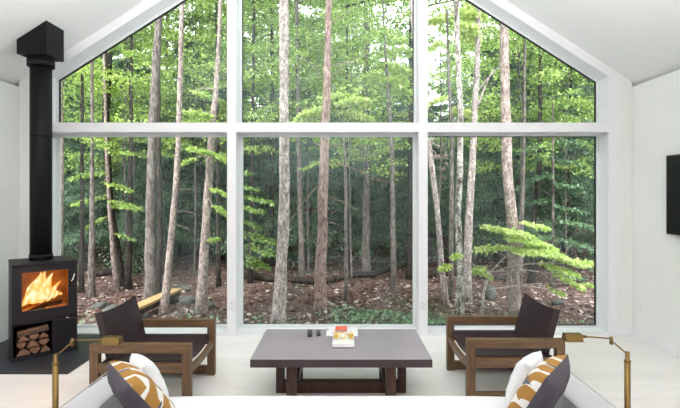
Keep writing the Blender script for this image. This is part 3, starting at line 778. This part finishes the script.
me = quads_mesh('leaf_litter', leaves(np.stack([xx, yy, zz], 1), Dr, N, rg.uniform(.05, .14, n))); me.materials.append(M['litter'])
link(bpy.data.objects.new('leaf_litter', me), None, 'brown fallen leaves covering the forest floor', 'leaf litter', kind='stuff')

# --- near trees, one by one: (name of bark, depth, [(u, v, width px)], label)
def near_tree(bk, y, line, label, dead=(), top=9.5, sprays=(), leaf='leaf_green', size=.085, name='tree', crown=0, dens=1.0, wide=.42):
    pts = []; rad = []
    x0, _, z0 = at(line[-1][0], line[-1][1], y)
    base = (x0, y, zg(x0, y)-.12)
    t_ = thing(name, label, 'tree', (base[0], base[1], zg(x0, y)))
    o = Vector(t_.location); rn = random.Random(int(line[0][0])*3+len(label))
    ctl = [(Vector(base), line[-1][2]*y/F/2*1.2)]+[(Vector(at(u, v, y)), w*y/F/2) for u, v, w in line[::-1] if at(u, v, y)[2] > base[2]+.25]
    a, b = ctl[-2][0], ctl[-1][0]
    if top > b.z+.5:
        d = (b-a).normalized(); d = Vector((d.x*.5, 0, 1)); ctl.append((b+d*(top-b.z), ctl[-1][1]*.6))
    # resample with a little wobble
    P, Rr = [], []
    for (p, r), (p2, r2) in zip(ctl, ctl[1:]):
        k = max(1, int((p2-p).length/.35))
        for i in range(k):
            q = i/k; P.append(p.lerp(p2, q)+Vector((rn.uniform(-1, 1)*r*.10, rn.uniform(-1, 1)*r*.10, 0))-o); Rr.append((r+(r2-r)*q)*(1+.07*rn.uniform(-1, 1)))
    P.append(ctl[-1][0]-o); Rr.append(ctl[-1][1])
    Rr[0] *= 1.25
    bm = bmesh.new(); tube(bm, P, Rr, 14)
    for (u0, v0, u1, v1, dy, r) in dead:      # bare dead limbs
        a = Vector(at(u0, v0, y)); b = Vector(at(u1, v1, y+dy)); m1 = a.lerp(b, .35)+Vector((0, 0, .04)); m2 = a.lerp(b, .7)+Vector((0, .03, .03))
        tube(bm, [a-o, m1-o, m2-o, b-o], [r, r*.75, r*.5, r*.25], 6)
    Q = []
    for (u, v, du, dv, dy, n_) in sprays:     # leafy sprays and the limbs that carry them
        b = Vector(at(u, v, y+dy)); e = Vector(at(u+du, v+dv, y+dy)); d = e-b; d.y += .25*rn.uniform(-1, 1)*d.length; L = d.length
        # carry limb back to the stem
        k = min(range(len(P)), key=lambda i: abs(P[i].z+o.z-(b.z-.12))); s = P[k]
        md = (s+(b-o))/2+Vector((0, 0, .06))
        if (s-(b-o)).length > .03: tube(bm, [s, md, b-o], [max(.006, Rr[k]*.3), .010, .008], 5, cap=False)
        tube(bm, limb_pts(b-o, d, L*.9, .1), [.008, .007, .006, .004, .003], 4, cap=False)
        Q.append(spray(tuple(b-o), d, L, int(n_*dens), size, wide, .10, .025, .42))
    if crown:
        for k in range(crown):
            a = k*2.4; i = int(len(P)*(.72+.27*k/crown)); s = P[min(i, len(P)-1)]; L = rn.uniform(1.2, 2.4); d = (math.cos(a), math.sin(a), rn.uniform(.05, .5))
            tube(bm, limb_pts(s, d, L, .1), [.03, .025, .018, .012, .006], 5, cap=False)
            Q.append(spray(tuple(s+Vector(d)*L*.25), d, L, 260, .12, .45, .15, .08, .6))
    mesh('trunk', bm, M[bk], t_)
    if Q:
        me = quads_mesh('foliage', np.concatenate(Q)); me.materials.append(M[leaf]); link(bpy.data.objects.new('foliage', me), t_)
    return t_

near_tree('bark_pale', 7.9, [(284, -6, 9), (284, 60, 9.5), (284.5, 130, 10), (284, 200, 10.5), (282, 260, 11.5), (277, 322, 12.5)], 'straight pale lichen-speckled trunk in the left half of the centre window', crown=10)
near_tree('bark_red', 8.3, [(329, -6, 6), (328, 40, 6.5), (327, 90, 7.5), (325, 140, 9), (322.5, 220, 10), (319.5, 318, 11.5)], 'reddish brown trunk with bare dead twigs in the middle of the centre window', crown=8,
          dead=[(326, 82, 297, 52, .3, .012), (326, 84, 366, 50, -.2, .012), (326, 66, 372, 64, .4, .010), (327, 30, 316, 68, .3, .011), (327, 28, 360, 5, .3, .012), (325, 146, 372, 150, .3, .010), (324, 160, 392, 185, .3, .013), (325, 178, 268, 248, -.3, .011), (323, 195, 372, 218, .3, .012), (323, 222, 350, 230, .2, .009), (324, 150, 312, 143, .1, .016), (328, 50, 344, 76, .2, .009)])
near_tree('bark_grey', 9.2, [(160, -4, 6), (157, 50, 7.5), (152.5, 130, 8.5), (150, 220, 9.5), (150, 306, 10)], 'straight grey-brown tree trunk in the middle of the left window', crown=9)
near_tree('bark_pink', 8.6, [(182, -4, 4), (181, 40, 4.6), (179.5, 125, 5.4), (176, 190, 6), (171, 240, 6.5), (163.5, 316, 7.6)], 'slender pale pinkish tree leaning right in the left window', crown=6,
          dead=[(177, 176, 196, 177, .2, .008), (176, 190, 204, 193, .2, .010), (175, 211, 203, 217, .2, .010), (174, 225, 200, 236, .2, .008)])
near_tree('bark_pink', 8.6, [(219, 40, 3.5), (216, 90, 5), (211, 140, 6.5), (207.5, 200, 8), (204.5, 250, 8.5), (201, 316, 9.5)], 'pinkish grey tree with bright leafy boughs near the right edge of the left window', crown=8, leaf='leaf_bright', size=.075,
          sprays=[(188, 148, 22, 4, -.3, 330), (205, 150, 24, 10, -.2, 380), (208, 188, 20, 6, -.3, 300), (212, 205, 16, 8, -.4, 220), (182, 112, 30, 2, -.2, 330), (192, 92, 30, 6, .2, 330), (205, 122, 20, 2, .2, 230), (196, 158, -16, 6, .1, 200), (206, 240, 12, -2, -.2, 90)])
near_tree('bark_pink', 9.8, [(58.5, 60, 6), (60.5, 130, 6.5), (60, 190, 6), (58, 300, 8)], 'pale birch-like trunk at the far left edge of the left window', top=8)
near_tree('bark_pink', 10.4, [(104, 60, 2.4), (106, 140, 3), (109, 200, 3.6), (114, 270, 4.2), (118, 302, 4.8)], 'thin slanting pale sapling with tiers of light green leaves in the left window', leaf='leaf_green', size=.075, dens=.6, name='sapling', top=6,
          sprays=[(106, 172, -34, 4, -.1, 420), (104, 182, 28, 6, 0, 340), (106, 196, -32, 6, .1, 380), (108, 200, 30, 6, -.2, 460), (112, 206, 30, 0, .1, 360), (108, 216, -20, 10, 0, 260), (104, 150, 26, 2, .2, 260), (102, 130, -28, 4, .2, 260), (112, 232, 20, 6, .1, 180)])
near_tree('bark_dark', 10.9, [(110, 20, 7), (108, 70, 7), (105.5, 130, 7), (110, 200, 6), (124, 300, 6)], 'dark brown trunk behind the slanting sapling in the left window', crown=8)
near_tree('bark_grey', 9.9, [(92, 150, 3.2), (92, 220, 5), (91, 304, 6.5)], 'grey trunk beside the stove, seen behind the left chair', crown=6)
near_tree('bark_dark', 10.2, [(82, 140, 3), (82, 230, 4), (81, 302, 5)], 'slim dark trunk nearest the stove, low in the left window', crown=5)
near_tree('bark_dark', 10.6, [(131, 130, 4), (130, 220, 5), (128, 300, 6)], 'dim reddish trunk left of the straight grey-brown one in the left window', crown=6)
near_tree('bark_dark', 10.0, [(159, 140, 4), (160, 230, 5), (158, 302, 6)], 'dark trunk close on the right of the straight grey-brown one', crown=5)
near_tree('bark_dark', 11.0, [(217, 120, 3), (218, 220, 3.5), (219, 296, 4)], 'thin dark trunk at the right edge of the left window', crown=5)
near_tree('bark_pale', 9.0, [(419, 90, 4), (430, 150, 5), (437, 210, 5.5), (442, 270, 5.5), (446, 312, 6)], 'leaning pale grey trunk at the left edge of the right window', crown=6, dead=[(430, 142, 452, 158, .2, .012), (432, 150, 446, 168, .2, .009)])
near_tree('bark_white', 8.3, [(457, 30, 5), (460.5, 120, 5.6), (460, 170, 6.2), (457.5, 215, 6.6), (460, 270, 6.6), (459.5, 318, 7.2)], 'white speckled birch trunk in the left part of the right window', crown=8)
near_tree('bark_pale', 9.6, [(478, 40, 5), (474, 130, 6.5), (470, 200, 7.5), (467.5, 260, 8), (467, 308, 8.5)], 'mottled grey trunk just right of the white birch', crown=7, dead=[(476, 110, 494, 68, .2, .03), (478, 90, 505, 62, .3, .02)])
near_tree('bark_pink', 8.5, [(503.5, -4, 7), (504, 40, 8.5), (506, 130, 9.5), (508, 180, 9.8), (512.5, 230, 10.5), (515, 314, 13)], 'stout mottled grey-brown trunk in the middle of the right window', crown=10)
near_tree('bark_grey', 10.6, [(524, 130, 3), (523, 190, 3.5), (521.5, 250, 3.5), (520, 300, 4)], 'thin grey stem right of the stout grey-brown trunk', crown=5)
near_tree('bark_dark', 11.4, [(540, 120, 4), (539, 170, 5), (533, 230, 5), (531, 290, 6)], 'dark trunk among the tiered leaves right of the thin grey stem', crown=5)
near_tree('bark_grey', 12.5, [(366, 60, 5), (366, 180, 7), (366, 280, 8)], 'dim grey trunk in the right half of the centre window', crown=6)
near_tree('bark_grey', 11.5, [(299, 160, 5), (301, 230, 5.5), (302, 290, 6)], 'short-looking grey trunk between the pale and the reddish trunks', crown=5)
near_tree('bark_dark', 11.2, [(252, 200, 3.5), (251, 250, 4), (250, 294, 4.5)], 'thin dark trunk near the left edge of the centre window', crown=5)
near_tree('bark_dark', 12.0, [(411, 120, 5), (411, 200, 7), (411, 282, 8)], 'dark trunk at the right edge of the centre window', crown=6)
near_tree('bark_dark', 12.6, [(347, 200, 3), (347, 250, 3.5), (347, 280, 4)], 'thin dark trunk right of the reddish one in the centre window', crown=4)
# leafy understorey saplings
near_tree('bark_pale', 8.0, [(520, 236, 1.2), (506, 256, 1.6), (490, 272, 2.2), (484, 290, 2.6), (480, 316, 3)], 'maple sapling with sprays of bright yellow-green leaves, right window above the chair', leaf='leaf_yellow', size=.075, dens=1.35, wide=.6, name='sapling', top=1.2,
          sprays=[(472, 250, 30, -6, .1, 150), (484, 226, 26, 6, 0, 260), (492, 228, 36, 4, -.2, 420), (505, 238, 34, 2, -.3, 440), (500, 248, 34, 2, .1, 380), (522, 236, 32, 10, 0, 420), (528, 246, 36, 8, -.2, 460), (540, 252, 34, 8, .2, 400), (552, 256, 30, 6, -.1, 360), (566, 262, 24, -2, 0, 260), (540, 264, 34, 6, .1, 320), (556, 274, 26, 12, -.1, 240), (584, 284, 12, 2, 0, 110), (452, 264, -12, 4, 0, 100), (450, 260, 10, -6, 0, 90), (484, 266, -10, 4, -.1, 110), (480, 272, 10, 4, .1, 90), (510, 250, 40, -2, -.4, 420), (548, 288, 14, 4, 0, 70), (520, 222, 26, 4, .2, 220)])
near_tree('bark_grey', 11.0, [(553, 120, 2), (553, 180, 2.6), (553, 250, 3), (553, 300, 3.6)], 'young tree with flat tiers of cool green leaves at the right of the right window', leaf='leaf_teal', size=.09, dens=.75, name='sapling', top=4.2,
          sprays=[(553, 156, -22, 2, 0, 300), (553, 160, 24, 2, .2, 300), (553, 174, -26, 4, 0, 340), (553, 184, 26, 2, -.2, 360), (553, 200, -28, 2, .2, 340), (552, 206, 32, 4, 0, 420), (553, 222, -28, 8, .1, 360), (554, 220, 36, 4, -.2, 460), (554, 238, 36, 6, 0, 420), (552, 236, -30, 4, -.3, 380), (553, 140, 28, 2, .1, 300), (556, 256, 32, 8, .1, 320), (553, 270, 28, 6, 0, 240), (553, 124, -24, 0, .1, 280), (545, 145, -34, 6, .1, 320), (530, 185, -20, 4, .1, 220)])
near_tree('bark_grey', 9.0, [(236, 170, 1.6), (238, 240, 2.2), (239, 312, 3)], 'sapling with fresh green boughs at the left edge of the centre window', leaf='leaf_green', size=.08, dens=.6, name='sapling', top=3.2,
          sprays=[(238, 186, 18, 2, 0, 190), (238, 196, 34, 4, 0, 330), (238, 206, 26, 4, -.2, 260), (238, 218, 22, 8, .1, 200), (240, 232, 38, 8, .1, 330), (240, 244, 36, 6, -.1, 300), (238, 252, 26, 10, .2, 220), (240, 262, 30, 2, 0, 200), (237, 174, 14, -2, .1, 140)])
near_tree('bark_grey', 10.2, [(384, 30, 2), (388, 90, 3), (392, 150, 4), (394, 290, 5)], 'slim tree with yellow-green leaf layers high in the right of the centre window', leaf='leaf_yellow', size=.10, name='sapling', top=6.6,
          sprays=[(385, 64, 26, 6, 0, 330), (386, 52, 30, -2, .2, 360), (384, 72, -22, 4, -.1, 300), (388, 84, 24, 6, 0, 260), (372, 84, 34, -6, .2, 300), (386, 42, 20, -4, .1, 200)])
near_tree('bark_grey', 9.4, [(333, 84, 1.6), (338, 104, 2), (344, 130, 2.4), (346, 200, 3), (346, 302, 4)], 'slim sapling holding a flat yellow-green bough below the middle of the upper centre window', leaf='leaf_yellow', size=.09, name='sapling', top=4.0,
          sprays=[(335, 104, 34, -6, -.1, 420), (330, 108, -34, 6, -.2, 480), (330, 114, -36, 6, 0, 430), (336, 112, 36, 4, .1, 340), (320, 100, 32, -6, .1, 300), (312, 118, -22, 4, 0, 240)])
near_tree('bark_grey', 9.6, [(447, 10, 2), (448, 60, 3), (452, 140, 3.5), (451, 306, 5)], 'slim tree with sunlit yellow leaves high at the left of the right window', leaf='leaf_yellow', size=.095, name='sapling', top=5.8,
          sprays=[(452, 12, 28, 2, 0, 330), (452, 24, 26, 4, -.2, 330), (448, 18, -20, 2, .1, 260), (456, 34, 24, 4, .1, 240), (462, 6, 24, 6, .2, 260), (446, 40, -16, 6, 0, 160), (448, 96, -20, 6, .2, 200), (450, 108, 24, 6, .3, 240)])

# --- the woods behind: a few kinds, copied
kinds = {}
for i, (H_, r_, h0, sp, n_) in enumerate([(13, .07, 3.4, 3.4, 10000), (15, .08, 4.4, 3.6, 10000), (10, .05, 2.2, 2.8, 9000), (14, .07, 5.0, 3.2, 9000)]):
    kinds['broad%d' % i] = tree_meshes(20+i, H_, r_, 'broad', n_, .145, h0, sp, 'leaf_far', ['bark_grey', 'bark_dark', 'bark_dark', 'bark_dark'][i])
for i, (H_, r_, h0, sp, n_) in enumerate([(7.5, .075, .7, 2.5, 24000), (8.5, .08, 1.2, 2.6, 24000), (6, .06, .4, 2.1, 18000)]):
    kinds['hem%d' % i] = tree_meshes(40+i, H_, r_, 'hem', n_, .14, h0, sp, 'needle', 'bark_dark')
def pane_of(x, y):
    u = CX+F*x/y
    return 'left' if u < 232 else ('centre' if u < 423 else 'right')
rb = random.Random(3); cnt = 0
def bg(y0, y1, n, mix, sc0, sc1, gap, margin=1.0):
    placed = []; tries = 0
    while len(placed) < n and tries < 4000:
        tries += 1
        y = rb.uniform(y0, y1); x = rb.uniform(-.66*y-margin, .60*y+margin)
        if any((x-a)**2+(y-b)**2 < gap**2 for a, b in placed): continue
        placed.append((x, y)); k = rb.choice(mix); tm, fm = kinds[k]
        w = pane_of(x, y); hem = k.startswith('hem'); dist = 'nearest' if y < 13 else ('mid-distance' if y < 19 else ('far' if y < 28 else 'farthest'))
        lab = ('dark layered hemlock' if hem else 'green broadleaf tree')+' in the %s woods behind the %s window' % (dist, w)
        plant_tree(tm, fm, (x, y, zg(x, y)-.05), rb.uniform(0, 6.28), rb.uniform(sc0, sc1), lab, lab.replace('hemlock', 'hemlocks').replace('broadleaf tree', 'broadleaf trees'), 'hemlock' if hem else 'tree')
kinds['broad4'] = tree_meshes(61, 7.6, .030, 'broad', 6500, .085, 2.9, 2.0, 'leaf_green', 'bark_grey')
kinds['broad5'] = tree_meshes(62, 8.4, .034, 'broad', 6500, .085, 3.4, 2.1, 'leaf_bright', 'bark_grey')
bg(10.2, 12.8, 11, ['broad4', 'broad4', 'broad5'], .85, 1.0, 1.3, 0)
bg(12.8, 16, 12, ['hem0', 'hem1', 'hem2'], .75, 1.0, 1.6)
bg(13.5, 18.5, 13, ['broad0', 'broad1', 'broad3', 'broad3', 'hem1'], .8, 1.05, 1.7)
bg(18.5, 27, 13, ['broad0', 'broad1', 'broad2'], .8, 1.1, 2.2)
bg(17, 25, 22, ['hem0', 'hem1', 'hem2'], .8, 1.1, 1.9)
bg(27, 42, 20, ['broad0', 'broad1', 'broad2'], .8, 1.15, 2.6)
bg(25, 36, 22, ['hem0', 'hem1'], .95, 1.25, 2.0)

# --- forest floor things
def fallen_log(u0, v0, u1, v1, y0, y1, r, label, bk='bark_dark'):
    a = Vector(at(u0, v0, y0)); b = Vector(at(u1, v1, y1)); a.z = zg(a.x, a.y)+r*.8; b.z = zg(b.x, b.y)+r*.8
    bm = bmesh.new(); pts = []
    for i in range(9):
        p = a.lerp(b, i/8); p.z = zg(p.x, p.y)+r*.75; pts.append(p)
    tube(bm, pts, [r*(1-.045*i) for i in range(9)], 10); mesh('fallen_log', bm, M[bk], label=label, cat='log')
fallen_log(236, 283, 335, 284, 11.6, 11.3, .11, 'dark fallen log on the forest floor left of the reddish trunk in the centre window')
fallen_log(335, 286, 420, 266, 11.4, 14.2, .09, 'dark fallen log slanting into the woods, right half of the centre window')
fallen_log(424, 279, 512, 283, 12.0, 11.6, .12, 'dark fallen log on the forest floor at the left of the right window')
fallen_log(96, 278, 140, 276, 12.4, 12.8, .10, 'dark fallen log deep in the left window above the leather chair')
fallen_log(322, 302, 346, 324, 9.4, 7.9, .035, 'grey stick on the ground right of the reddish trunk', 'bark_pale')
fallen_log(327, 322, 350, 312, 7.9, 8.5, .03, 'short pale stick beside the foot of the reddish trunk', 'bark_pale')
def rock(u, v, w, h, label, seed):
    y = F*(CH-GZ)/(v-CY); x = (u-CX)*y/F; rn = random.Random(seed); bm = bmesh.new()
    bmesh.ops.create_icosphere(bm, subdivisions=3, radius=1)
    ph = [rn.uniform(0, 6) for _ in range(6)]
    for v_ in bm.verts:
        c = v_.co; k = 1+.16*math.sin(3*c.x+ph[0])*math.sin(3*c.y+ph[1])+.10*math.sin(6*c.z+ph[2]+4*c.x)+.05*math.sin(11*c.y+ph[3])
        v_.co = Vector((c.x*w*k*.75, c.y*w*.6*k, c.z*h*k*.7))
    mesh('rock', bm, M['rock'], label=label, cat='rock', loc=(x, y, zg(x, y)+h*.35), rot=(0, 0, rn.uniform(0, 6)), smooth=True)
for i, (u, v, w, h, lb) in enumerate([(113, 311, .30, .16, 'low mossy rock on the ground behind the left chair back'), (100, 306, .22, .12, 'small mossy rock left of the low one behind the left chair'), (207, 306, .22, .14, 'grey rock right of the leaning pinkish tree'), (188, 303, .26, .14, 'flat grey rock between the two pinkish trees in the left window'), (192, 312, .16, .09, 'small grey rock near the glass between the two pinkish trees'), (490, 296, .20, .30, 'upright mossy stump left of the stout grey-brown trunk'), (558, 304, .16, .09, 'small rock on the leaves behind the right chair'), (182, 290, .24, .18, 'rounded rock behind the leaning pinkish tree')]):  # the upright rock shape stands for a dark mossy stump
    rock(u, v, w, h, lb, i)
# boardwalk
fb = thing('footbridge', 'tan plank footbridge on the forest floor behind the left chair', 'footbridge', (-3.56, 8.75, zg(-3.56, 8.75)), R(-7))
mesh('walking_plank', B(-.12, .12, -.85, .85, .20, .25, .004), M['plank'], fb)
for x in (-.075, .075): mesh('support_beam', B(x-.03, x+.03, -.8, .8, .10, .20, .003), M['bark_dark'], fb)
for y in (-.6, .6): mesh('footing', B(-.14, .14, y-.06, y+.06, -.08, .10, .003), M['rock'], fb)
# weeds by the glass
n = 1100; xx = rg.uniform(-.1, 1.9, n); yy = rg.uniform(7.3, 8.3, n); xx = np.where(rg.random(n) < .3, rg.uniform(-5, 6, n), xx)
zz = np.array([zg(a, b) for a, b in zip(xx, yy)])+rg.uniform(.01, .08, n)
Dr = nrmz(np.stack([rg.normal(0, 1, n), rg.normal(0, 1, n), rg.uniform(.1, .9, n)], 1)); N = np.array((0, 0, 1.))+rg.normal(0, .5, (n, 3)); N = nrmz(N-Dr*(N*Dr).sum(1, keepdims=True))
me = quads_mesh('ground_plants', leaves(np.stack([xx, yy, zz], 1), Dr, N, rg.uniform(.04, .09, n))); me.materials.append(M['leaf_teal'])
link(bpy.data.objects.new('ground_plants', me), None, 'low green weeds on the ground just outside the glass', 'ground plants', kind='stuff')

# ---------------------------------------------------------------- light
w = bpy.data.worlds.new('overcast_sky'); bpy.context.scene.world = w; w.use_nodes = True
nt = w.node_tree; nt.nodes.clear(); L = nt.links.new
out = nt.nodes.new('ShaderNodeOutputWorld'); bgd = nd(nt, 'ShaderNodeBackground', Strength=5.2)
tc = nd(nt, 'ShaderNodeTexCoord'); n = nd(nt, 'ShaderNodeTexNoise', Scale=2.0, Detail=5.0); L(tc.outputs['Generated'], n.inputs['Vector'])
r = ramp(nt, [(.35, (.93, .96, 1.0)), (.65, (1, 1, .98))]); L(n.outputs['Fac'], r.inputs['Fac']); L(r.outputs['Color'], bgd.inputs['Color']); L(bgd.outputs[0], out.inputs[0])
def lamp(name, kind, loc, target, energy, size=1, color=(1, 1, 1), sy=None):
    l = bpy.data.lights.new(name, kind); l.energy = energy; l.color = color
    if kind == 'AREA':
        l.size = size
        if sy: l.shape = 'RECTANGLE'; l.size_y = sy
    if kind == 'SUN': l.angle = size
    o = bpy.data.objects.new(name, l); o.location = loc
    o.rotation_euler = (Vector(target)-Vector(loc)).to_track_quat('-Z', 'Y').to_euler(); COL.objects.link(o); return o
lamp('sun', 'SUN', (-6, -6, 20), (2, 9, 0), 5.0, R(14), (1, .97, .90))
lamp('added_bounce_fill', 'AREA', (-.2, -1.4, 2.8), (-.2, -2.4, 5.0), 260, 4.0, (1, .99, .98), 2.0)  # added unseen fill light, bounced off the rear ceiling; no such fixture in the room
lamp('added_bounce_fill', 'AREA', (-.2, 2.4, 3.1), (-.2, 2.5, 5.2), 235, 5.0, (1, .995, .99), 2.4)  # second added fill, facing up above the view to brighten ceiling and floor

cam = bpy.data.cameras.new('camera'); cam.sensor_width = 36; cam.lens = F*36/680; cam.shift_y = -(204-CY)/680
co = bpy.data.objects.new('camera', cam); co.location = (0, 0, CH); co.rotation_euler = (R(90), 0, 0); COL.objects.link(co)
sc = bpy.context.scene; sc.camera = co
sc.view_settings.view_transform = 'Standard'; sc.view_settings.look = 'None'
